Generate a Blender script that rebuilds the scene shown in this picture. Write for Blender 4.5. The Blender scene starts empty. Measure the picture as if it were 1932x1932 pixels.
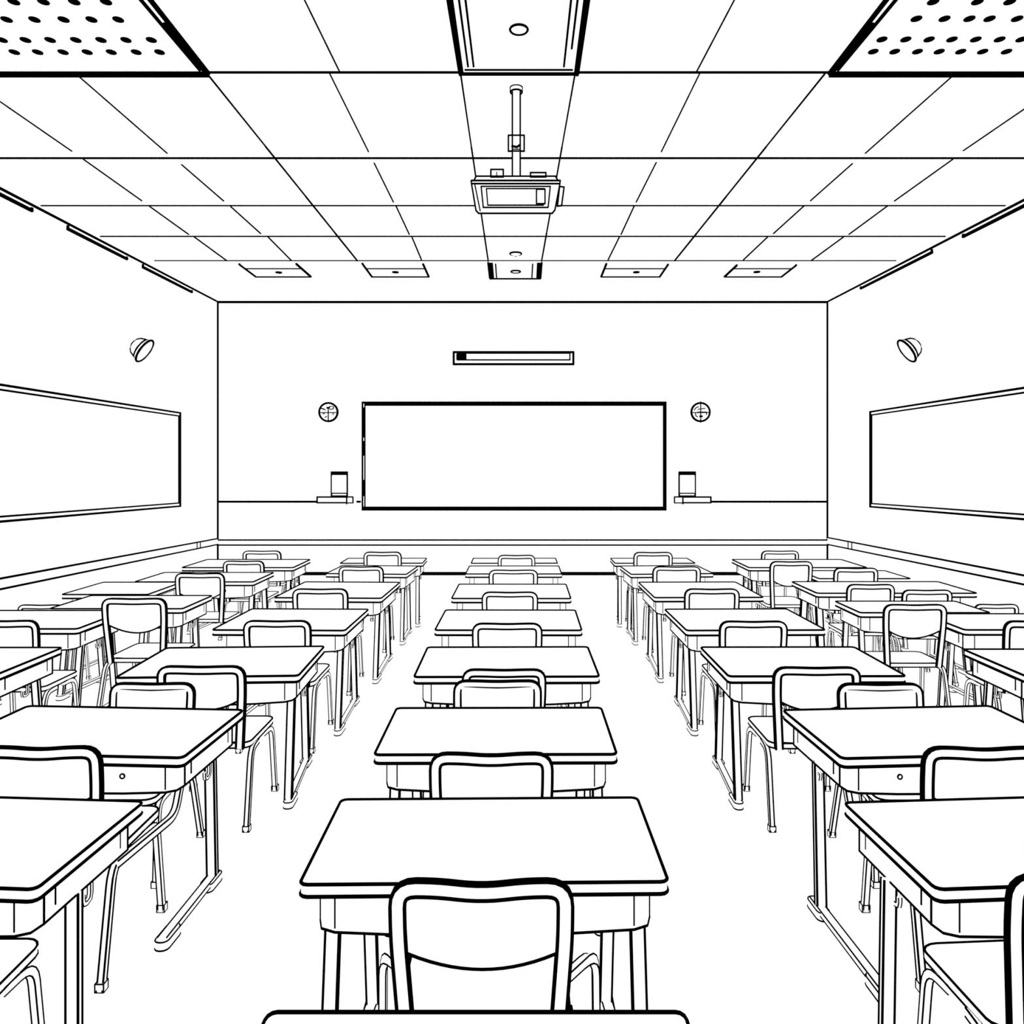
import bpy, math
from mathutils import Vector as V, Matrix
PI = math.pi
sc = bpy.context.scene
COL = sc.collection
F, VX, VY, CH = 1400.0, 984.0, 868.0, 1.85          # focal length in px, vanishing point, camera height
CEIL = CH + 2.558
XL, XR, YB = -4.893, 4.927, 11.94                   # left wall, right wall, front wall

def at(x, y, Y): return V(((x-VX)*Y/F, Y, CH-(y-VY)*Y/F))
def on_h(x, y, h):
    return at(x, y, (CH-h)*F/(y-VY))
def on_x(x, y, X): return at(x, y, X*F/(x-VX))

# ------------------------------------------------------------------ materials
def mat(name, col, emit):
    """flat emission colour: an even white glow that stands in for lighting (the picture has no shading), or plain black"""
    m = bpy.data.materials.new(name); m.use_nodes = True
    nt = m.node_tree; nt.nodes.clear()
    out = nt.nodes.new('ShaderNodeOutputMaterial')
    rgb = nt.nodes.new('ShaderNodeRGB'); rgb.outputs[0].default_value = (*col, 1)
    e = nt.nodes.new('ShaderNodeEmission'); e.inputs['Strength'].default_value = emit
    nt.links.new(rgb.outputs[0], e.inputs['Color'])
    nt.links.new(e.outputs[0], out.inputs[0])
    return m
WHITE = mat('white_glow', (1, 1, 1), 1.0)  # emissive: every white surface glows evenly in place of lamp light
INK = mat('black_line_paint', (0, 0, 0), 0.0)

# ------------------------------------------------------------------ mesh builder
def fillet(pts, r, n=4):
    pts = [V(p) for p in pts]; out = [pts[0]]
    rr = r if isinstance(r, (list, tuple)) else [r]*len(pts)
    for i in range(1, len(pts)-1):
        a, b, c = pts[i-1], pts[i], pts[i+1]
        q = min(rr[i], (a-b).length*.49, (c-b).length*.49)
        p0 = b+(a-b).normalized()*q; p1 = b+(c-b).normalized()*q
        for k in range(n+1):
            t = k/n
            out.append(p0*(1-t)**2 + b*2*t*(1-t) + p1*t*t)
    out.append(pts[-1]); return out
def rrect(x0, x1, y0, y1, r, n=3):
    o = []
    for cx, cy, a in ((x1-r, y0+r, -PI/2), (x1-r, y1-r, 0), (x0+r, y1-r, PI/2), (x0+r, y0+r, PI)):
        for k in range(n+1):
            t = a+PI/2*k/n; o.append((cx+r*math.cos(t), cy+r*math.sin(t)))
    return o
def frame_of(d):
    d = d.normalized(); u = d.cross(V((0, 0, 1)) if abs(d.z) < .9 else V((1, 0, 0))).normalized()
    return u, d.cross(u).normalized()

class M:
    def __init__(s): s.v = []; s.f = []; s.m = []
    def add(s, vs, fs, m=0):
        k = len(s.v); s.v += [tuple(p) for p in vs]
        s.f += [tuple(i+k for i in f) for f in fs]; s.m += [m]*len(fs)
        return s
    def ink(s, path, r, closed=False, ext=.55):
        p = [V(q) for q in path]
        if closed: p.append(p[0])
        for a, b in zip(p, p[1:]):
            d = b-a
            if d.length < 1e-6: continue
            e = d.normalized()*r*ext; u, w = frame_of(d)
            vs = [c+(u*math.cos(t)+w*math.sin(t))*r for c in (a-e, b+e) for t in [k*PI/3 for k in range(6)]]
            s.add(vs, [(k, (k+1) % 6, 6+(k+1) % 6, 6+k) for k in range(6)]+[tuple(range(5, -1, -1)), tuple(range(6, 12))], 1)
        return s
    def box(s, a, b, r=0, m=0):
        (x0, y0, z0), (x1, y1, z1) = a, b
        vs = [V((x, y, z)) for z in (z0, z1) for y in (y0, y1) for x in (x0, x1)]
        s.add(vs, [(0, 2, 3, 1), (4, 5, 7, 6), (0, 1, 5, 4), (2, 6, 7, 3), (0, 4, 6, 2), (1, 3, 7, 5)], m)
        if r:
            for i, j in ((0, 1), (2, 3), (4, 5), (6, 7), (0, 2), (1, 3), (4, 6), (5, 7), (0, 4), (1, 5), (2, 6), (3, 7)):
                s.ink((vs[i], vs[j]), r)
        return s
    def hexa(s, q, off, r=0, m=0):
        """solid from a quad and an offset vector; ink on the rim of the far face"""
        q = [V(p) for p in q]; o = [p+V(off) for p in q]; n = len(q)
        s.add(q+o, [tuple(range(n)), tuple(range(2*n-1, n-1, -1))]+[(i, n+i, n+(i+1) % n, (i+1) % n) for i in range(n)], m)
        if r: s.ink(o, r, True)
        return s
    def slab(s, o, z0, z1, rt=0, rb=0, m=0, lift=.45):
        n = len(o)
        lo = [V((x, y, z0)) for x, y in o]; hi = [V((x, y, z1)) for x, y in o]
        s.add(lo+hi, [tuple(range(n-1, -1, -1)), tuple(range(n, 2*n))]+[(i, (i+1) % n, n+(i+1) % n, n+i) for i in range(n)], m)
        if rt: s.ink([p+V((0, 0, rt*lift)) for p in hi], rt, True, .2)
        if rb: s.ink(lo, rb, True, .2)
        return s
    def bar(s, path, nrm, w, d, r=0, caps=True, m=0):
        p = [V(q) for q in path]; N = V(nrm).normalized(); rings = []
        for i, q in enumerate(p):
            t0 = (q-p[i-1]).normalized() if i else None
            t1 = (p[i+1]-q).normalized() if i < len(p)-1 else None
            t = ((t0 or t1)+(t1 or t0)).normalized()
            c = max(.5, t.dot(t0 or t1))
            n = (N-t*N.dot(t)).normalized(); b = t.cross(n).normalized()/c
            rings.append([q+b*w/2*a+n*d/2*e for a, e in ((-1, -1), (1, -1), (1, 1), (-1, 1))])
        k = len(rings); fs = [(3, 2, 1, 0), tuple(4*(k-1)+j for j in range(4))]
        for i in range(k-1):
            fs += [(4*i+j, 4*i+(j+1) % 4, 4*i+4+(j+1) % 4, 4*i+4+j) for j in range(4)]
        s.add([x for g in rings for x in g], fs, m)
        if r:
            for j in range(4): s.ink([g[j] for g in rings], r, False, .2)
            if caps:
                s.ink(rings[0], r, True, .3); s.ink(rings[-1], r, True, .3)
        return s
    def lathe(s, prof, c, axis, n=28, ink=(), r=.003, m=0, roll=0):
        """prof: list of (distance along axis, radius); ink: profile indices that get a drawn ring"""
        A = V(axis).normalized(); u, w = frame_of(A); c = V(c); rings = []
        for a, rad in prof:
            rings.append([c+A*a+(u*math.cos(t)+w*math.sin(t))*rad for t in [2*PI*k/n for k in range(n)]])
        fs = [tuple(range(n-1, -1, -1)), tuple((len(prof)-1)*n+k for k in range(n))]
        for i in range(len(prof)-1):
            fs += [(i*n+k, i*n+(k+1) % n, (i+1)*n+(k+1) % n, (i+1)*n+k) for k in range(n)]
        s.add([x for g in rings for x in g], fs, m)
        for i in ink: s.ink(rings[i], r, True, .2)
        return rings
    def obj(s, name, parent=None, origin=None):
        me = bpy.data.meshes.new(name)
        o0 = V(origin) if origin is not None else V((0, 0, 0))
        me.from_pydata([tuple(V(p)-o0) for p in s.v], [], s.f)
        me.materials.append(WHITE); me.materials.append(INK)
        me.polygons.foreach_set('material_index', s.m); me.update()
        o = bpy.data.objects.new(name, me); COL.objects.link(o)
        if parent: o.parent = parent
        elif origin is not None: o.location = o0
        return o

def tag(o, label, cat, group=None):
    o['label'] = label; o['category'] = cat
    if group: o['group'] = group
    return o
def thing(name, label, cat, loc=(0, 0, 0), group=None):
    o = bpy.data.objects.new(name, None); COL.objects.link(o); o.location = loc
    o.empty_display_size = .1
    return tag(o, label, cat, group)
def struct(m, name):
    o = m.obj(name); o['kind'] = 'structure'; return o
def copy_tree(o, parent=None):
    c = o.copy(); COL.objects.link(c)
    if parent: c.parent = parent
    for ch in [k for k in COL.objects if k.parent == o]: copy_tree(ch, c)
    return c

# ------------------------------------------------------------------ room shell
Y0 = -2.0
struct(M().box((XL-.1, Y0, -.12), (XR+.1, YB+.1, 0)), 'floor')
m = M().box((XL-.1, YB, 0), (XR+.1, YB+.1, CEIL+.1))
m.ink(((XL+.008, YB-.012, .2), (XL+.008, YB-.012, CEIL)), .017); m.ink(((XR-.008, YB-.012, .2), (XR-.008, YB-.012, CEIL)), .017)
m.ink(((XL, YB-.01, CEIL-.018), (XR, YB-.01, CEIL-.018)), .02)
struct(m, 'wall_front')
m = M().box((XL-.1, Y0, 0), (XL, YB, CEIL+.1)); m.ink(((XL+.008, 3, CEIL-.012), (XL+.008, YB, CEIL-.012)), .014)
struct(m, 'wall_left')
m = M().box((XR, Y0, 0), (XR+.1, YB, CEIL+.1)); m.ink(((XR-.008, 3, CEIL-.012), (XR-.008, YB, CEIL-.012)), .014)
struct(m, 'wall_right')

c = M().box((XL-.1, Y0, CEIL), (XR+.1, YB+.1, CEIL+.1))
def cl(x0, y0, x1, y1, px=3.2):
    a, b = on_h(x0, y0, CEIL), on_h(x1, y1, CEIL)
    n = 1 if abs(y0-y1) < 20 else 4
    for i in range(n):
        p, q = a.lerp(b, i/n), a.lerp(b, (i+1)/n)
        r = px*((p.y+q.y)/2)/F/2
        p.z = q.z = CEIL-r*.55
        c.ink((p, q), r)
for y, px, spans in ((135, 5, ((-900, 2800),)), (297, 4.2, ((-240, 2200),)), (387, 3, ((78, 1896),)), (445, 3, ((190, 1783),)), (491, 2.4, ((292, 1690),))):
    for a, b in spans: cl(a, y, b, y, px)
for g in ((145, 140, 315, 288), (343, 310, 421.6, 378), (435.5, 389, 491.5, 439.5), (506, 446.5, 549.7, 490.7),
          (-150, 87, 135, 284), (158, 300, 267, 377.5), (283, 389, 355.5, 441), (367, 446.5, 427.6, 490.7),
          (390, 137, 674, 490.7), (622, 138, 695, 285), (706, 307, 742, 380), (747.7, 389, 772, 441), (777, 446, 795, 489),
          (1320, 138, 1248, 285), (1238, 306, 1200.6, 380), (1196, 389, 1172, 441), (1168.5, 446.5, 1147.5, 489),
          (1557, 137, 1273, 490.7), (1800, 140, 1633, 288), (1608, 308, 1529.5, 377.5), (1516.5, 388, 1459.6, 439.5), (1448, 446.5, 1403, 489),
          (2080, 104, 1818, 283), (1797, 300, 1688, 378), (1674, 388, 1602, 441), (1591, 446.5, 1530.5, 490.7),
          (869, 138, 921, 491), (1085, 138, 1022, 491)):
    cl(*g, 3.0 if g[0] not in (390, 1557) else 3.6)
for x0, x1 in ((640, 575), (1315, 1385)): cl(x0, 133, x0+(x1-x0)*2, -133, 3.4)
struct(c, 'ceiling')

struct(M().box((XL, YB-.03, 0), (XR, YB, .05), 0, 1), 'baseboard_front')
# wall trims: one slanted-line pair per wall (chair rail), plus the ledge line of the front wall
def rail(name, quad, off, r, marks=()):
    m = M().hexa(quad, off)
    q = [V(p)+V(off) for p in quad]
    m.ink((q[0], q[1]), r); m.ink((q[3], q[2]), r)
    for a, b in marks: m.ink((a, b), r*.9)
    return struct(m, name)
ext = lambda a, b, k: a+(a-b)*k
def side_rail(name, X, up, lo, mk, s):
    a, b = on_x(*up[0], X), on_x(*up[1], X); d, e = on_x(*lo[0], X), on_x(*lo[1], X)
    b.y = e.y = YB-.031
    a2, d2 = ext(a, b, .5), ext(d, e, .5)
    o = V((s*.02, 0, 0)); mks = []
    for x in mk:
        t = (X*F/(x-VX)-a.y)/(b.y-a.y)
        mks.append((a.lerp(b, t)+o, d.lerp(e, t)+o))
    rail(name, (a2, b, e, d2), o, .0115, mks)
side_rail('trim_1', XL, ((0, 1091), (409, 1016)), ((0, 1111), (409, 1027)), (369, 375), 1)
side_rail('trim_2', XR, ((1932, 1085), (1563, 1014)), ((1932, 1102), (1563, 1027)), (1603, 1610), -1)
q = [at(410, 1018.5, YB), at(1562, 1018.5, YB), at(1562, 1028, YB), at(410, 1028, YB)]
rail('trim_3', q, (0, -.03, 0), .013)
def ledge(name, x0, x1):
    a, b = at(x0, 946.5, YB), at(x1, 946.5, YB)
    struct(M().box((a.x, YB-.02, a.z-.016), (b.x, YB, a.z+.016), 0, 1), name)
ledge('trim_4', 410, 604); ledge('trim_5', 673, 681); ledge('trim_6', 1336, 1562)

# ------------------------------------------------------------------ front wall things
def B(x, y): return at(x, y, YB)
def back_box(m, x0, x1, y0, y1, d0, d1, r=0, mt=0):
    a, b = B(x0, y1), B(x1, y0)
    m.box((a.x, YB-d1, a.z), (b.x, YB-d0, b.z), 0, mt)
    if r: m.ink(((a.x, YB-d1, a.z), (b.x, YB-d1, a.z), (b.x, YB-d1, b.z), (a.x, YB-d1, b.z)), r, True)
    return m
def line_back(m, pts, d, r, closed=False): return m.ink([B(*p)+V((0, -d, 0)) for p in pts], r, closed)
PX = YB/F
t = thing('whiteboard', 'wide blank whiteboard with thick black frame on the front wall', 'whiteboard', B(970, 960))
L = t.location
back_box(M(), 688, 1252, 762, 959, 0, .03).obj('board_panel', None).parent = t
fr = M()
for a in ((683.5, 1256.5, 758, 766), (683.5, 1256.5, 955.5, 963), (1250, 1256.5, 758, 963)): back_box(fr, *a, 0, .05, 0, 1)
back_box(fr, 683.5, 690.5, 758, 963, 0, .05, 0, 1)
for y0, y1 in ((762, 769), (826, 832), (860, 905), (936, 955)): back_box(fr, 686.8, 688.4, y0, y1, .05, .052)
fr.obj('frame').parent = t
def unparent_fix(root):                       # children were built in world space: take the root's offset off
    for ch in [k for k in COL.objects if k.parent == root]:
        ch.matrix_parent_inverse = Matrix.Translation(-root.location)
unparent_fix(t)

t = thing('screen_case', 'long narrow roll-up screen case above the front whiteboard', 'screen case', B(969, 690))
back_box(M(), 857, 1081, 666, 688.5, .003, .09, 2.3*PX).obj('case', t)
s_ = M(); back_box(s_, 864, 1075, 668, 680.5, .09, .095)
line_back(s_, ((864, 668), (1074.5, 668), (1074.5, 680.5), (864, 680.5)), .095, 1.4*PX, True); s_.obj('slot', t)
back_box(M(), 862, 881, 669, 680.5, .09, .11, 0, 1).obj('end_block', t)
unparent_fix(t)
def round_speaker(x, y, lab, kind):
    t = thing('round_speaker', lab, 'speaker', B(x, y), 'round speakers on the front wall')
    h = M(); R_ = 17.2*PX
    h.lathe([(0, R_), (.06, R_)], B(x, y), (0, -1, 0), 24, (1,), 2.1*PX); h.obj('housing', t)
    g = M(); cc = B(x, y)+V((0, -.063, 0))
    g.lathe([(-.003, R_*.92), (.004, R_*.92)], cc, (0, -1, 0), 24)
    def l(*p, w=1.0): g.ink([cc+V((a*PX, -.006, b*PX)) for a, b in p], w*PX)
    l((-17, -1), (17, -1)); l((0, -17), (0, 17 if kind else 8), w=1.1)
    if kind:
        l((-12, 4), (-9, 8), (-4, 10)); l((-5, 5), (0, 6), (8, 7)); l((-6, 0), (11, 0), (11, -5)); l((-10, -1), (-9, -7), (-6, -9)); l((-1.5, -8), (2.5, -8), w=2)
        l((0, -17), (0, -19.5)); l((0, 17), (0, 19.5))
    else:
        l((-14, 7), (-9, 6), (-6, 4), w=1.3); l((-2, 8), (2, 8), w=2); l((2, 10), (6, 11)); l((8, 11), (10, 9), (9, 6), (3, 5)); l((-10, -3), (-7, -3)); l((-6, -10), (-3, -8)); l((9, -2), (9, -5))
    g.obj('grille', t); unparent_fix(t)
round_speaker(621.5, 778, 'round wall speaker with cross grille left of the front whiteboard', 0)
round_speaker(1320, 778, 'round wall speaker with cross grille right of the front whiteboard', 1)
def shelf_box(x0, x1, s0, s1, div, side):
    w = 'left' if side < 0 else 'right'
    t = thing('wall_shelf', 'narrow white wall shelf just %s of the front whiteboard, holding a box' % w, 'shelf', B((s0+s1)/2, 948), 'wall shelves flanking the whiteboard')
    m = M(); back_box(m, s0+1.5, s1-1.5, 936.5, 947, 0, .22)
    k = .22; 
    line_back(m, ((s0+1.5, 936.5), (s1-1.5, 936.5), (s1-1.5, 947), (s0+1.5, 947)), k, 1.6*PX, True)
    m.obj('board', t)
    e = M(); back_box(e, min(div, s1 if side < 0 else s0)+.8, max(div, s1 if side < 0 else s0)-.8, 937.5, 946.5, .22, .23)
    line_back(e, ((div, 937), (div, 949)), .23, 1.5*PX); e.obj('end_bracket', t); unparent_fix(t)
    t = thing('speaker_box', 'small upright box speaker standing on the wall shelf %s of the whiteboard' % w, 'speaker', B((x0+x1)/2, 935), 'box speakers on the wall shelves')
    m = M(); back_box(m, x0+1.5, x1-1.5, 890.5, 934.9, .02, .2, 1.7*PX); m.obj('cabinet', t)
    g = M(); back_box(g, x0+2.5, x1-2.5, 897, 928.5, .2, .21)
    line_back(g, ((x0+2, 893.5), (x1-2, 893.5)), .2, 2.6*PX); line_back(g, ((x0+2, 929.5), (x1-2, 929.5)), .2, 1.4*PX)
    g.obj('front_grille', t); unparent_fix(t)
shelf_box(630, 662, 604, 673, 660.5, -1)
shelf_box(1275, 1307.5, 1266, 1336, 1282.5, 1)

# ------------------------------------------------------------------ side wall boards, rails, lamps
def side_board(X, corners, lab, s):
    t = thing('side_whiteboard', lab, 'whiteboard', on_x(*corners[1], X))
    p = [on_x(*q, X) for q in corners]                        # outer: near top, far top, far bottom, near bottom
    p[0] = p[0]+(p[0]-p[1])*.3; p[3] = p[3]+(p[3]-p[2])*.3
    p[1].y = p[2].y = (p[1].y+p[2].y)/2
    o = V((s*.04, 0, 0))
    up = V((0, 0, .046)); b = V((0, .03, 0))
    inn = [p[0]-up+b*0, p[1]-up-b, p[2]+up-b, p[3]+up]
    M().hexa(inn, V((s*.02, 0, 0))).obj('board_panel', t)
    f = M()
    for i, j in ((0, 1), (1, 2), (2, 3), (3, 0)):
        f.hexa((p[i], p[j], inn[j], inn[i]), o)
    f.ink((p[0]+o, p[1]+o), .0135); f.ink((p[3]+o, p[2]+o), .0135); f.ink((p[1]+o, p[2]+o), .019)
    f.ink((inn[0]+o, inn[1]+o), .0105); f.ink((inn[3]+o, inn[2]+o), .0105)
    f.ink((inn[1]+o, inn[2]+o), .010)
    f.obj('frame', t); unparent_fix(t)
side_board(XL, ((0, 727), (334, 779), (334, 955), (0, 983.5)), 'long blank whiteboard on the left wall', 1)
side_board(XR, ((1932, 733), (1648, 777), (1648, 956), (1932, 979)), 'long blank whiteboard on the right wall', -1)

def wall_track(X, x0, x1, lab, s):
    ya, yb = X*F/(x0-VX), X*F/(x1-VX)
    z = CH+2.492
    m = M().box((min(X, X+s*.012), ya, z-.01), (max(X, X+s*.012), yb, z+.03))
    m.ink(((X+s*.012, ya, z-.005), (X+s*.012, yb, z-.005)), .019)
    m.ink(((X+s*.012, ya, z), (X+s*.012, ya, z+.025)), .014); m.ink(((X+s*.012, yb, z), (X+s*.012, yb, z+.012)), .018)
    tag(m.obj('curtain_track', None, (X, (ya+yb)/2, z)), lab, 'curtain track', 'tracks along the wall tops')
wall_track(XL, -160, 57, 'track under the ceiling of the left wall, nearest the camera', 1)
wall_track(XL, 126, 237, 'middle one of three tracks under the ceiling on the left wall', 1)
wall_track(XL, 268, 360, 'track under the ceiling of the left wall, nearest the front wall', 1)
wall_track(XR, 2120, 1820, 'track under the ceiling of the right wall, nearer the camera', -1)
wall_track(XR, 1760, 1626, 'track under the ceiling of the right wall, nearer the front wall', -1)

def wall_lamp(X, x, y, s, lab):
    p = on_x(x, y, X)
    t = thing('wall_lamp', lab, 'lamp', p, 'flared lamps on the side walls')
    ax = V((s*.82, .13, -.56)).normalized()
    c0 = V((X+s*.145, p.y, p.z+.012)); lr = .0135
    d = M()
    d.lathe([(.0, .13), (.025, .152), (.045, .158)], c0, ax, 28, (0, 2), lr)
    d.obj('shade', t)
    h = M(); prof = [(-.105, .04), (-.097, .07), (-.07, .098), (-.03, .115), (.0, .122)]
    rings = h.lathe(prof, c0, ax, 28)
    n = 28
    # drawn seams on the two meridians of the housing
    side = ax.cross(V((c0.x, c0.y, c0.z-CH))).normalized()
    for sg in (1, -1):
        k = max(range(n), key=lambda i: sg*(rings[2][i]-c0).dot(side))
        h.ink([g[k]+(g[k]-c0).normalized()*.004 for g in rings], lr*1.15, False, .3)
    h.ink(rings[0], lr*1.2, True)
    h.obj('housing', t)
    b = M().bar((c0-ax*.08, (X, p.y, p.z+.06)), (0, 1, 0), .05, .05); b.obj('wall_arm', t)
    unparent_fix(t)
wall_lamp(XL, 245, 660, 1, 'cone-shaped lamp high on the left wall, tilted into the room')
wall_lamp(XR, 1739, 660, -1, 'cone-shaped lamp high on the right wall, tilted into the room')

# ------------------------------------------------------------------ ceiling things
def ceil_quad(pxs, dz=0): return [on_h(x, y, CEIL)+V((0, 0, -dz)) for x, y in pxs]
# near light
t = thing('ceiling_light', 'long recessed ceiling light nearest the camera, with a round lens', 'ceiling light', (-.02, 4, CEIL))
x0, x1, ya, yb = -.398, .362, 2.9, 4.885
f = M()
for a, b in (((x0, ya), (x0+.03, yb)), ((x1-.03, ya), (x1, yb)), ((x0, yb-.035), (x1, yb)), ((x0, ya), (x1, ya+.035))):
    f.box((a[0], a[1], CEIL-.012), (b[0], b[1], CEIL))
f.ink(((x0-.004, ya, CEIL-.016), (x0-.004, yb, CEIL-.016)), .0145); f.ink(((x0+.016, ya, CEIL-.016), (x0+.008, yb, CEIL-.016)), .010)
f.ink(((x1+.004, ya, CEIL-.016), (x1+.004, yb, CEIL-.016)), .0145); f.ink(((x1-.016, ya, CEIL-.016), (x1-.008, yb, CEIL-.016)), .010)
f.ink(((x0, yb, CEIL-.012), (x1, yb, CEIL-.012)), .015); f.ink(((x0+.03, yb-.05, CEIL-.016), (x1-.03, yb-.05, CEIL-.016)), .006)
f.obj('frame', t)
d = M().box((x0+.03, ya+.035, CEIL-.009), (x1-.03, yb-.035, CEIL))
for q in (.052, .088):
    d.ink(((x0+q, ya, CEIL-.014), (x0+q, yb-.09, CEIL-.014)), .0065); d.ink(((x1-q, ya, CEIL-.014), (x1-q, yb-(.09 if q > .06 else .3), CEIL-.014)), .0065)
d.obj('diffuser', t)
l = M(); l.lathe([(0, .052), (.014, .052)], on_h(979, 45, CEIL)+V((0, 0, -.02)), (0, 0, -1), 24, (1,), .007); l.obj('lens', t)
unparent_fix(t)
# far light
t = thing('ceiling_light', 'short recessed ceiling light nearest the front wall, with dark ends', 'ceiling light', on_h(972, 506, CEIL))
q = ceil_quad(((922, 491), (1021, 491), (1019, 521), (925, 521)))
f = M().hexa(q, (0, 0, -.03)); qq = [p+V((0, 0, -.03)) for p in q]
f.ink((qq[3], qq[2]), .018)
for a, b, w in ((922, 925, .03), (1021, 1019, -.03)):
    for k in (0, .8, 1.4): 
        f.ink((on_h(a, 491.5, CEIL)+V((w*k, 0, -.03)), on_h(b, 520.5, CEIL)+V((w*k, 0, -.03))), .02 if k < 1 else .012)
f.obj('frame', t)
d = M().hexa(ceil_quad(((936, 494), (1008, 494), (1007, 518), (938, 518)), .03), (0, 0, -.006))
for a, b in ((935, 937), (1005, 1003.5)): d.ink((on_h(a, 493, CEIL)+V((0, 0, -.036)), on_h(b, 520, CEIL)+V((0, 0, -.036))), .009)
d.obj('diffuser', t)
l = M(); l.lathe([(0, .062), (.01, .062)], on_h(973, 506, CEIL)+V((0, 0, -.036)), (0, 0, -1), 20, (1,), .011); l.obj('lens', t)
unparent_fix(t)
# smoke detector
t = thing('smoke_detector', 'small round detector on the ceiling before the front light', 'smoke detector', on_h(973, 474, CEIL))
l = M(); l.lathe([(0, .075), (.03, .07), (.06, .02)], t.location, (0, 0, -1), 20, (1,), .011); l.ink((t.location+V((-.05, -.02, -.03)), t.location+V((0, 0, -.06)), t.location+V((.05, -.02, -.03))), .008)
l.obj('housing', t); unparent_fix(t)
# vents
def vent(lt, lb, rb, rt, dot, lab):
    t = thing('ceiling_vent', lab, 'ceiling vent', on_h(*dot, CEIL), 'square vents along the front of the ceiling')
    q = ceil_quad((lt, rt, rb, lb)); o = V((0, 0, -.02))
    f = M().hexa(q, o); p = [k+o for k in q]
    f.ink((p[0], p[3]), .016); f.ink((p[1], p[2]), .016); f.ink((p[3], p[2]), .016)
    k = (503.5-lt[1])/(lb[1]-lt[1]); y = 503.5
    a = on_h(lt[0]+(lb[0]-lt[0])*k, y, CEIL)+o; b = on_h(rt[0]+(rb[0]-rt[0])*k, y, CEIL)+o
    f.ink((a, b), .013); f.obj('frame', t)
    s_ = M(); s_.lathe([(0, .045), (.012, .045)], on_h(*dot, CEIL)+o, (0, 0, -1), 14, (), .01, 1); s_.obj('screw_cap', t); unparent_fix(t)
vent((452, 496), (482.6, 519), (586, 519), (559.4, 495.4), (526, 510.5), 'leftmost of the four ceiling vents by the front wall')
vent((684, 495), (701.4, 519), (808.7, 519), (798.5, 496), (746, 510), 'ceiling vent just left of the small front light')
vent((1143.8, 495.4), (1134.5, 519), (1245, 519), (1260, 496.8), (1200.6, 510), 'ceiling vent just right of the small front light')
vent((1389.8, 498), (1367.4, 519), (1474.5, 519), (1501.6, 497.7), (1428, 509.5), 'rightmost of the four ceiling vents by the front wall')
# perforated panels
def perf(s, xe, dots, lab):
    t = thing('perforated_panel', lab, 'ceiling panel', (xe+s*1.2, 4, CEIL), 'perforated panels at the ceiling corners')
    xo = xe+s*2.6
    X0, X1 = min(xe, xo), max(xe, xo)
    p = M().box((X0, 2.9, CEIL-.025), (X1, 4.84, CEIL))
    for x, y in dots:
        w = on_h(x, y, CEIL-.026)
        p.lathe([(0, .031), (.003, .031)], w, (0, 0, -1), 12, (), 0, 1)
    p.obj('panel', t)
    f = M().box((X0, 4.835, CEIL-.03), (X1, 4.905, CEIL), 0, 1)
    f.ink(((xe-s*.03, 2.9, CEIL-.02), (xe-s*.01, 4.86, CEIL-.02)), .016)
    f.ink(((xe+s*.035, 2.9, CEIL-.03), (xe+s*.02, 4.80, CEIL-.03)), .012)
    f.ink(((xe+s*.0, 4.3, CEIL-.03), (xe+s*.0, 4.83, CEIL-.03)), .012)
    f.obj('edge_frame', t); unparent_fix(t)
perf(-1, -2.065, [(26, 3), (82, 3), (140, 3), (200, 3), (12.5, 36.5), (65, 36.5), (120, 36.5), (172.5, 36.5), (223, 36.5), (3.5, 75), (48, 75), (94.5, 75), (143, 75), (190.5, 75), (237.6, 75), (285.5, 75), (27, 98), (71, 98), (119, 98), (164.5, 98), (210, 98), (257, 98), (301, 98)],
     'white ceiling panel with rows of black holes at upper left')
perf(1, 2.03, [(1760.5, 3), (1844, 3), (1905, 3), (1729, 35), (1782, 35), (1829, 35), (1867, 35), (1919, 35), (1664, 74), (1709, 74), (1753, 74), (1796, 74), (1841, 74), (1886, 74), (1927, 74), (1647.6, 97), (1688, 97), (1731, 97), (1772, 97), (1812.6, 97), (1854, 97), (1899, 97)],
     'white ceiling panel with rows of black holes at upper right')

# projector on its pole
YP = 5.05; pr = .0062
def Pj(x, y, dy=0): return at(x, y, YP)+V((0, dy, 0))
t = thing('projector', 'white projector hanging from the ceiling on a jointed pole', 'projector', Pj(973, 403))
def pj_box(m, x0, x1, y0, y1, d0, d1, r):
    a, b = Pj(x0, y1), Pj(x1, y0); m.box((a.x, YP+d0, a.z), (b.x, YP+d1, b.z))
    if r: m.ink(((a.x, YP+d0, a.z), (b.x, YP+d0, a.z), (b.x, YP+d0, b.z), (a.x, YP+d0, b.z)), r, True)
    return m
def pj_prism(m, pts, d0, d1, r, up=None):
    if up is None:
        q = [Pj(*p)+V((0, d1, 0)) for p in pts]; return m.hexa(q, (0, d0-d1, 0), r)
    # housing that gets shallower and narrower to the rear
    f_ = [Pj(*p)+V((0, d0, 0)) for p in pts]; cx = sum(p.x for p in f_)/len(f_); zt = max(p.z for p in f_); zb = min(p.z for p in f_)
    k_ = [V((cx+(p.x-cx)*.93, p.y+d1-d0, zt-.004-(zt-p.z)*(1-up/(zt-zb)))) for p in f_]; n = len(f_)
    m.add(f_+k_, [tuple(range(n)), tuple(range(2*n-1, n-1, -1))]+[(i, n+i, n+(i+1) % n, (i+1) % n) for i in range(n)])
    return m.ink(f_, r, True)
b = M(); pj_prism(b, ((889, 341), (1057, 341), (1056, 349), (1047, 396), (1042, 402.5), (903, 402.5), (898, 397), (890, 349)), 0, .3, pr, .13)
b.ink((Pj(890, 341, -.005), Pj(1057, 341, -.005)), pr); b.ink((Pj(892, 347, -.005), Pj(1054, 347, -.005)), pr)
b.ink((Pj(896, 349, -.005), Pj(906, 398, -.005)), pr*.8)
b.obj('body', t)
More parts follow.
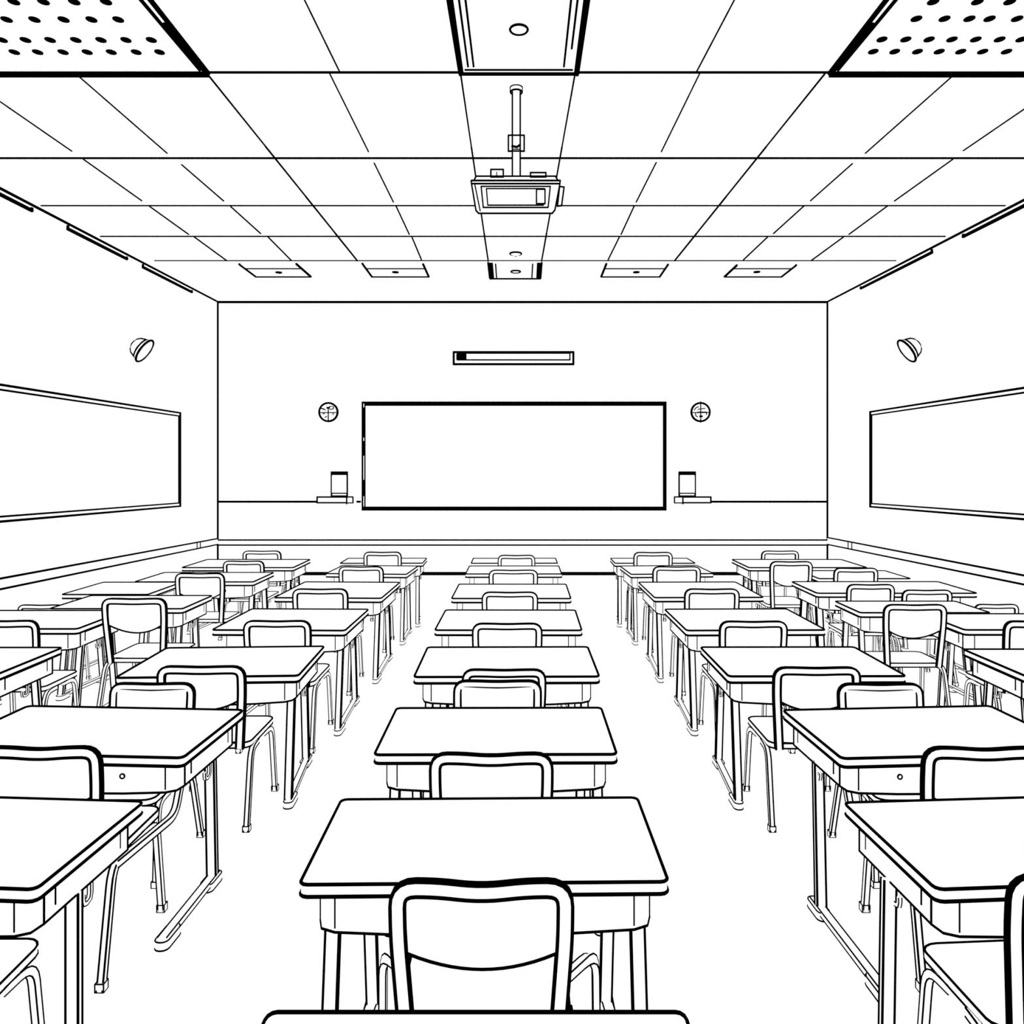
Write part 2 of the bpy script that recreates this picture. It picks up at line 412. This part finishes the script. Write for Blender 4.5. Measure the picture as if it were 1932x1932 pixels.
m = M(); pj_prism(m, ((898, 331.5), (1048, 331.5), (1053, 340), (894, 340)), .01, .3, pr); m.obj('top_plate', t)
m = M(); pj_prism(m, ((908, 353), (1038, 353), (1034, 392.5), (912, 392.5)), -.012, .0, pr*.9); fp = m.obj('front_panel', t)
m = M(); pj_prism(m, ((918, 358), (1027, 358), (1025, 389), (920.5, 389)), -.02, -.012, pr*.8); m.obj('lens_window', fp)
m = M(); pj_box(m, 1012, 1028, 360, 387, -.028, -.02, pr*.9); m.obj('lens', fp)
m = M(); pj_prism(m, ((1056, 350), (1064.5, 351), (1060, 386), (1052, 387)), .02, .2, pr); m.obj('side_flange', t)
m = M(); pj_box(m, 926, 949.5, 318.5, 333, .012, .1, pr); m.ink((Pj(937, 324, .01), Pj(937, 331, .01)), pr*.6); m.obj('focus_knob', t)
m = M(); pj_box(m, 1001, 1030, 324.5, 333, .012, .1, pr); m.obj('control_pad', t)
m = M(); a, c_ = Pj(974, 172, .12), Pj(974, 331, .12)
zt = CEIL
px = a.x
m.bar(((px, YP+.045, zt), (px, YP+.045, Pj(974, 331).z)), (0, 1, 0), .054, .02, pr); m.obj('pole', t)
m = M(); k = on_h(974, 164, CEIL)
m.lathe([(0, .04), (.032, .04)], (px, YP+.045, CEIL), (0, 0, -1), 16, (0, 1), pr)
for sg in (1, -1): m.ink(((px+sg*.04, YP+.045, CEIL), (px+sg*.04, YP+.045, CEIL-.032)), pr)
m.obj('ceiling_flange', t)
m = M(); pj_box(m, 959, 989, 251, 281, .036, .07, pr)
m.ink((Pj(966, 272, .03), Pj(975, 274, .03), Pj(981, 270, .03)), pr*1.3); m.ink((Pj(966, 278, .03), Pj(981, 278, .03)), pr*.6); m.obj('joint', t)
unparent_fix(t)
for fp_child in [k for k in COL.objects if k.parent == fp]: fp_child.matrix_parent_inverse = Matrix.Identity(4)

# ------------------------------------------------------------------ desks
TOP = .707
DESK_CACHE = {}
def make_desk(r, posts, foot, knob):
    """posts: (x, y_top, x_bottom, y_bottom) for the right side, mirrored to the left; foot: (y near, y far, x near, x far)"""
    root = bpy.data.objects.new('student_desk', None); COL.objects.link(root); root.empty_display_size = .1
    M().slab(rrect(-.5, .5, -.275, .275, .022), TOP-.03, TOP, r, r*1.2).obj('desktop', root)
    # apron box with chamfered corners and a bottom that dips in the middle
    a = M(); o = []
    w, n0, n1 = .462, -.235, .24
    pts = [(-w, n1, .565), (-w, n0+.05, .565), (-w+.012, n0+.012, .562), (-w+.05, n0, .558), (-.25, n0, .55), (0, n0, .545), (.25, n0, .55), (w-.05, n0, .558), (w-.012, n0+.012, .562), (w, n0+.05, .565), (w, n1, .565)]
    n = len(pts); zt = TOP-.03
    lo = [V(p) for p in pts]; hi = [V((p[0], p[1], zt)) for p in pts]
    a.add(lo+hi, [(i, i+1, n+i+1, n+i) for i in range(n-1)]+[(n-1, 0, n, 2*n-1), tuple(range(n-1, -1, -1)), tuple(range(n, 2*n))])
    a.ink(lo, r*.85, True, .3)
    for i in (3, 7): a.ink((lo[i]+V((0, 0, .012)), hi[i]), r*.5)
    for i in (1, 9): a.ink((lo[i]+V((0, 0, .0)), hi[i]), r*.75)
    for i in (0, 10): a.ink((lo[i], hi[i]), r*.8)
    ap = a.obj('apron', root)
    for s in (-1, 1):
        q = M().box((min(s*w, s*(w+.004)), -.14, .585), (max(s*w, s*(w+.004)), .19, .66))
        X = s*(w+.004)
        q.ink(((X, -.14, .595), (X, -.14, .655), (X, .19, .655), (X, .19, .595)), r*.5)
        q.obj('side_panel', ap)
    if knob:
        k = M(); k.lathe([(0, .009), (.012, .009)], (knob*.25, n0, .622), (0, -1, 0), 12, (1,), min(r*.55, .004)); k.obj('lock', ap)
    for s in (-1, 1):
        for x, yt, xb, yb in posts:
            M().bar(((s*x, yt, .57), (s*xb, yb, .045)), (0, 1, 0), .038, .02, r*.8, False).obj('leg', root)
        fn, ff, xn, xf = foot
        fb = M().bar(((s*xf, ff-.02, .032), (s*xn, fn+.02, .032)), (0, 0, 1), .034, .022, r*.55, False).obj('foot_bar', root)
        for y, d, x in ((fn, 1, xn), (ff, -1, xf)):
            L_ = .12
            o = rrect(s*x-.026, s*x+.026, min(y, y+d*L_), max(y, y+d*L_), .022)
            M().slab(o, 0.004, .034, r*.5, r*.6).obj('rubber_foot', fb)
    for s in (-1, 1):
        h = M().bar(fillet([(s*.445, .06, .57), (s*.445, .06, .50), (s*.445, .02, .50), (s*.445, .02, .53)], .02, 2), (1, 0, 0), .012, .01, r*.4, False)
        h.obj('bag_hook', root)
    return root
STD = (((.43, -.17, .435, -.24), (.395, .19, .39, .25)), (-.27, .31, .437, .39))
INKR = {-1: .0045, 0: .0048, 1: .0058, 2: .0064, 3: .0064, 4: .0066, 5: .0068, 6: .0072}
def place_desk(row, label, x, y, w, d, rot=0, posts=STD, knob=0):
    key = (row, posts, knob)
    if key in DESK_CACHE: o = copy_tree(DESK_CACHE[key])
    else: o = DESK_CACHE[key] = make_desk(INKR[row], posts[0], posts[1], knob)
    o.location = (x, y, 0); o.rotation_euler = (0, 0, rot); o.scale = (w, d/.55, 1)
    return tag(o, label, 'desk', 'student desks')
def desk_px(row, label, nl, nr, yn, yf, fl=None, fr=None, W=1.0, **k):
    zn, zf = (CH-TOP)*F/(yn-VY), (CH-TOP)*F/(yf-VY)
    X = lambda x, z: (x-VX)*z/F
    NL = X(nl, zn) if nl is not None else None; NR = X(nr, zn) if nr is not None else None
    FL = X(fl, zf) if fl is not None else None; FR = X(fr, zf) if fr is not None else None
    ws = [b-a for a, b in ((NL, NR), (FL, FR)) if a is not None and b is not None]
    if ws: W = sum(ws)/len(ws)
    if NL is None: NL = NR-W
    if NR is None: NR = NL+W
    if FL is None: FL = FR-W if FR is not None else NL
    if FR is None: FR = FL+W
    dx = ((FL+FR)-(NL+NR))/2; dz = zf-zn
    rot = max(-.06, min(.06, -math.atan2(dx, dz)))
    return place_desk(row, label, (NL+NR+FL+FR)/4, (zn+zf)/2, W, dz, rot, **k)
def lab_d(col, n):
    names = ['first', 'second', 'third', 'fourth', 'fifth', 'sixth', 'seventh', 'eighth']
    return 'white rectangular student desk in the %s, %s from the front whiteboard' % (col, names[n])
CC, CLn, CRn = 'centre column', 'column just left of centre', 'column just right of centre'
z = 1.533
place_desk(-1, 'student desk cut off by the bottom edge, only its back rim showing', (899-VX)*z/F, z-.27, .86, .54)
for row, g in enumerate(((562, 1266, 1668, 1508, 648, 1200), (702, 1168, 1425, 1337, 752, 1131), (780, 1132, 1278, 1222, 808, 1108),
                         (820, 1098, 1190, 1152, 841, 1085), (852, 1077, 1130, 1103, 866, 1068), (877, 1061, 1083.5, 1068.5, 887, 1053), (888, 1053, 1063.2, 1054, 894, 1047))):
    desk_px(row, lab_d(CC, 6-row), *g)
L0 = (((.45, -.03, .45, -.03),), (-.26, .02, .45, .45))
L1_ = (((.43, .10, .43, .12),), (-.33, .17, .44, .43))
R1_ = (((.44, .05, .50, -.10),), (-.60, -.02, .50, .50))
R0 = (((.462, .05, .47, .05),), (-.26, .09, .47, .47))
WIDE = (((.455, -.17, .46, -.24), (.44, .19, .44, .25)), (-.27, .28, .46, .44))
INSET = (((.38, -.17, .38, -.24), (.38, .19, .38, .25)), (-.27, .28, .38, .38))
lc = ((None, 70, 1668, 1506, None, 290), (None, 351, 1426, 1337, 45, 464), (230, 552, 1278, 1222, 310, 618),
      (402, 648, 1190, 1150, 472, 699), (515, 721, 1129, 1099, 576, 754), (607, 767, 1083.5, 1068, 652, 790), (642, 797, 1063.2, 1054, 657, 805))
for row, g in enumerate(lc):
    desk_px(row, lab_d(CLn, 6-row), *g, knob=1 if row < 2 else 0, posts=(L0, L1_)[row] if row < 2 else STD)
rc = ((1762, None, 1668, 1508, 1578, None), (1582, None, 1427, 1337, 1472, 1875), (1381, 1704, 1277, 1222, 1316, 1617),
      (1297, 1557, 1190, 1150, 1252, 1486), (1234, 1442, 1128, 1099, 1205, 1387), (1190, 1353, 1083.5, 1068, 1169, 1310), (1160, 1312, 1063.2, 1054, 1152, 1296))
for row, g in enumerate(rc):
    desk_px(row, lab_d(CRn, 6-row), *g, knob=-1 if row < 2 else 0, posts=(R0, R1_)[row] if row < 2 else STD)
def desk_w(row, label, x0, x1, y0, y1, **k): return place_desk(row, label, (x0+x1)/2, (y0+y1)/2, x1-x0, y1-y0, **k)
desk_w(2, 'student desk at the left edge, right corner showing behind the second chair row', -3.8, -2.79, 3.91, 4.51)
desk_w(3, 'student desk against the left edge, cut off, with a chair right of it', -4.02, -3.0, 5.01, 5.62, posts=WIDE)
desk_w(3, 'left-side student desk facing the chair with two seat curves', -3.62, -2.6, 5.69, 6.24)
desk_w(4, 'student desk closest to the left wall, its pointed left end free', -3.9, -3.17, 6.29, 6.92)
desk_w(5, 'left-side student desk, second from the front wall in the left outer column', -3.62, -2.51, 6.94, 7.52, knob=1, posts=WIDE)
desk_w(6, 'left-side student desk nearest the front wall, below the left wall corner', -3.6, -2.42, 7.86, 8.5)
desk_w(2, 'student desk at the right edge, left corner showing, cut off', 2.66, 3.66, 3.91, 4.47)
desk_w(3, 'student desk against the right edge with a chair before it', 2.975, 3.98, 4.98, 5.50, posts=INSET)
desk_w(3, 'right-side student desk behind the chair with the full curved backrest', 2.53, 3.50, 5.54, 5.99, posts=WIDE)
desk_w(4, 'wide right-side student desk reaching to the right wall', 2.53, 3.9, 6.35, 6.95, posts=WIDE)
desk_w(5, 'student desk nearest the right wall behind the wide desk', 2.86, 3.74, 7.13, 7.64, posts=WIDE)
desk_w(6, 'right-side student desk nearest the front wall, below the right wall corner', 2.41, 3.66, 7.86, 8.5)

# ------------------------------------------------------------------ chairs
CHAIR_CACHE = {}
def make_chair(row, r, round_, rail, wide):
    root = bpy.data.objects.new('classroom_chair', None); COL.objects.link(root); root.empty_display_size = .1
    H, hw = .82, .198
    cr = .085 if round_ else .05
    lean = lambda z: -.035*(z-.42)/.4
    sag = .013 if row <= 0 else .009 if row == 1 else .004
    path = [V((-hw+.02, 0, .40)), V((-hw, 0, .70)), V((-hw, 0, H)), V((-.11, 0, H)), V((0, 0, H-sag)), V((.11, 0, H)), V((hw, 0, H)), V((hw, 0, .70)), V((hw-.02, 0, .40))]
    for p in path: p.y = lean(p.z)
    path = fillet(path, [0, .05, cr, .1, .1, .1, cr, .05, 0], 5)
    b = M().bar(path, (0, 1, -.08), .034, .013, r, False); b.obj('back_frame', root)
    # backrest panel held in the frame, with a curved lower edge
    iw = hw-.014; top = []; bot = []
    N = 14
    for i in range(N+1):
        x = -iw+2*iw*i/N; u = abs(x)/iw
        zt = H-.014-sag*(1-u)
        zb = .598+.055*u*u
        ww = .97 if True else 1
        top.append(V((x*(.985), lean(zt)+.002+.02*(1-u*u), zt))); bot.append(V((x*.95, lean(zb)+.002+.022*(1-u*u), zb)))
    p = M(); n = N+1
    bk = V((0, .008, 0))
    vs = top+bot+[q+bk for q in top]+[q+bk for q in bot]
    fs = []
    for i in range(N):
        fs += [(i, i+1, n+i+1, n+i), (2*n+i+1, 2*n+i, 3*n+i, 3*n+i+1), (n+i, n+i+1, 3*n+i+1, 3*n+i), (i+1, i, 2*n+i, 2*n+i+1)]
    p.add(vs, fs); p.ink(bot, r*.9); p.obj('backrest', root)
    s = M().slab(rrect(-.218, .218, .02, .46, .05, 4), .395, .42, r*.75, r*.75)
    s.ink([V((x*.2, .05-.03*(1-x*x), .421)) for x in (-.8, -.4, 0, .4, .8)], r*.6)
    s.obj('seat', root)
    for sg in (-1, 1):
        rl = fillet([(sg*.215, .16, .386), (sg*.225, .03, .386), (sg*.235, -.07, .0)], .08, 5)
        g = M().bar(rl, (sg*1, 0, 0), .024, .02, r*.62, False).obj('leg', root)
        e = rl[-1]; M().box((e.x-.015, e.y-.013, 0), (e.x+.015, e.y+.018, .03), r*.45).obj('foot_cap', g)
        fx = .32 if wide else .225
        fl = fillet([(sg*(.205 if wide else .21), .27, .386), (sg*(fx-.008), .40, .386), (sg*fx, .44, .0)], .07, 5)
        g = M().bar(fl, (sg*1, 0, 0), .024, .02, r*.5, False).obj('leg', root)
        e = fl[-1]; M().box((e.x-.015, e.y-.015, 0), (e.x+.015, e.y+.015, .03), r*.45).obj('foot_cap', g)
        if rail:
            rr = fillet([(sg*.232, .04, .388), (sg*.285, .42, .40), (sg*.295, .46, .53)], .05, 5)
            M().bar(rr, (sg*1, 0, 0), .024, .02, r*.6, False).obj('side_rail', root)
    return root
def chair(row, label, xl, xr, ytop, Y, back=False, round_=False, depth=1.0, shift=0, rot=0, rail=False, wide=False):
    """xl..xr: outer width of the back in the picture, ytop: its top, Y: distance"""
    key = (row, round_, rail, wide)
    if key in CHAIR_CACHE: o = copy_tree(CHAIR_CACHE[key])
    else: o = CHAIR_CACHE[key] = make_chair(row, INKR[row], round_, rail, wide)
    w = (xr-xl)*Y/F; h = CH-(ytop-VY)*Y/F
    o.location = (((xl+xr)/2-VX)*Y/F+shift, Y+.03, 0)
    o.rotation_euler = (0, 0, PI if back else rot)
    o.scale = (w/.43, depth, h/.838)
    return tag(o, label, 'chair', 'classroom chairs')
ordn = ['first', 'second', 'third', 'fourth', 'fifth', 'sixth', 'seventh']
def lab_c(col, n): return 'tube-backed classroom chair facing the %s desk from the whiteboard, %s' % (ordn[n], col)
rows = [1.78, 2.62, 3.73, 4.73, 5.88, 7.18, 8.05]
for row, (a, b, y) in enumerate(((737, 1080, 1659), (812, 1042, 1421), (873, 1029, 1263), (892, 1022, 1176), (910, 1014, 1117), (923, 1014, 1075.5), (940, 1009, 1047.5))):
    chair(row, lab_c(CC, 6-row), a, b, y, rows[row], depth=.9 if row in (1, 2) else 1, wide=row == 0)
for row, (a, b, y) in enumerate(((-487, -149, 1688), (-40, 190, 1409), (298, 462, 1257), (461, 586, 1171), (553, 656, 1111), (640, 723, 1069), (687, 757, 1041.5))):
    chair(row, lab_c(CLn, 6-row), a, b, y, rows[row], depth=.9 if row in (1, 2) else .93 if row == 0 else 1, rail=row == 1)
for row, (a, b, y) in enumerate(((1897, 2260, 1648), (1742, 1975, 1410), (1460, 1622, 1259), (1358, 1484, 1172), (1292, 1394, 1111), (1232, 1321, 1069), (1196, 1268, 1042))):
    Y = 1.84 if row == 0 else rows[row]
    chair(row, lab_c(CRn, 6-row), a, b, y, Y, depth=.9 if row in (1, 2) else (.75 if row == 0 else 1), rail=row == 1, rot=.06 if row == 0 else 0)
turn = 'round-cornered low chair turned away from the whiteboard, %s'
chair(2, turn % CC, 855, 1021, 1291, 3.56, True, True, .85)
chair(2, turn % CLn, 197, 357, 1296, 3.56, True, True, .85)
chair(2, turn % CRn, 1591, 1752, 1297, 3.56, True, True, .85)
chair(3, 'chair cut off by the left edge, back top just above a desk', -55, 72, 1171, 4.58, depth=.85)
chair(3, 'left-side chair with full curved backrest and seat in view', 167, 287, 1129, 5.22, shift=.10)
chair(4, 'chair with only its low top rim above the left edge desk', 50, 135, 1141.5, 5.93, depth=.7, shift=-.07)
chair(5, 'tall left-side chair standing before the desk with a lock dot', 335, 427, 1082, 6.6, depth=.75, shift=-.02)
chair(6, 'left-side chair before the desk nearest the front wall, left outer column', 422, 498, 1058.5, 7.66)
chair(6, 'chair alone against the front wall side of the left outer column', 459, 530, 1039.5, 8.66)
chair(3, 'chair cut off by the right edge, left post of its back showing', 1895, 2020, 1172, 4.56, depth=.85)
chair(3, 'right-side chair with full curved backrest and seat in view', 1684, 1802, 1141, 5.16, shift=-.058, depth=.72)
chair(4, 'chair with only its low top rim above the right edge desk', 1826, 1908, 1140.5, 5.93, depth=.7, shift=.06)
chair(4, 'left one of the two chairs facing the wide right-side desk', 1603, 1692, 1103, 6.14, depth=.8, shift=-.02)
chair(4, 'right one of the two chairs facing the wide right-side desk', 1680, 1773, 1113.5, 6.1, depth=.8, shift=.10)
chair(5, 'tall right-side chair standing behind the wide desk, backrest fully in view', 1453, 1532, 1059.5, 7.2)
chair(5, 'right-side chair facing the desk nearest the right wall', 1568, 1650, 1072, 7.02, depth=.8, shift=.03)
chair(6, 'chair alone against the front wall side of the right outer column', 1437, 1506, 1039.5, 8.66)

# ------------------------------------------------------------------ light, camera
w = bpy.data.worlds.new('World'); sc.world = w; w.use_nodes = True
w.node_tree.nodes['Background'].inputs[0].default_value = (1, 1, 1, 1)
w.node_tree.nodes['Background'].inputs[1].default_value = 1.0
sc.view_settings.view_transform = 'Standard'; sc.view_settings.look = 'None'
cam = bpy.data.cameras.new('camera'); co = bpy.data.objects.new('camera', cam); COL.objects.link(co)
co.location = (0, 0, CH); co.rotation_euler = (PI/2, 0, 0)
cam.sensor_width = 36; cam.lens = 36*F/1932
cam.shift_x = -(VX-966)/1932; cam.shift_y = (VY-966)/1932
cam.clip_start = .05; cam.clip_end = 100
sc.camera = co
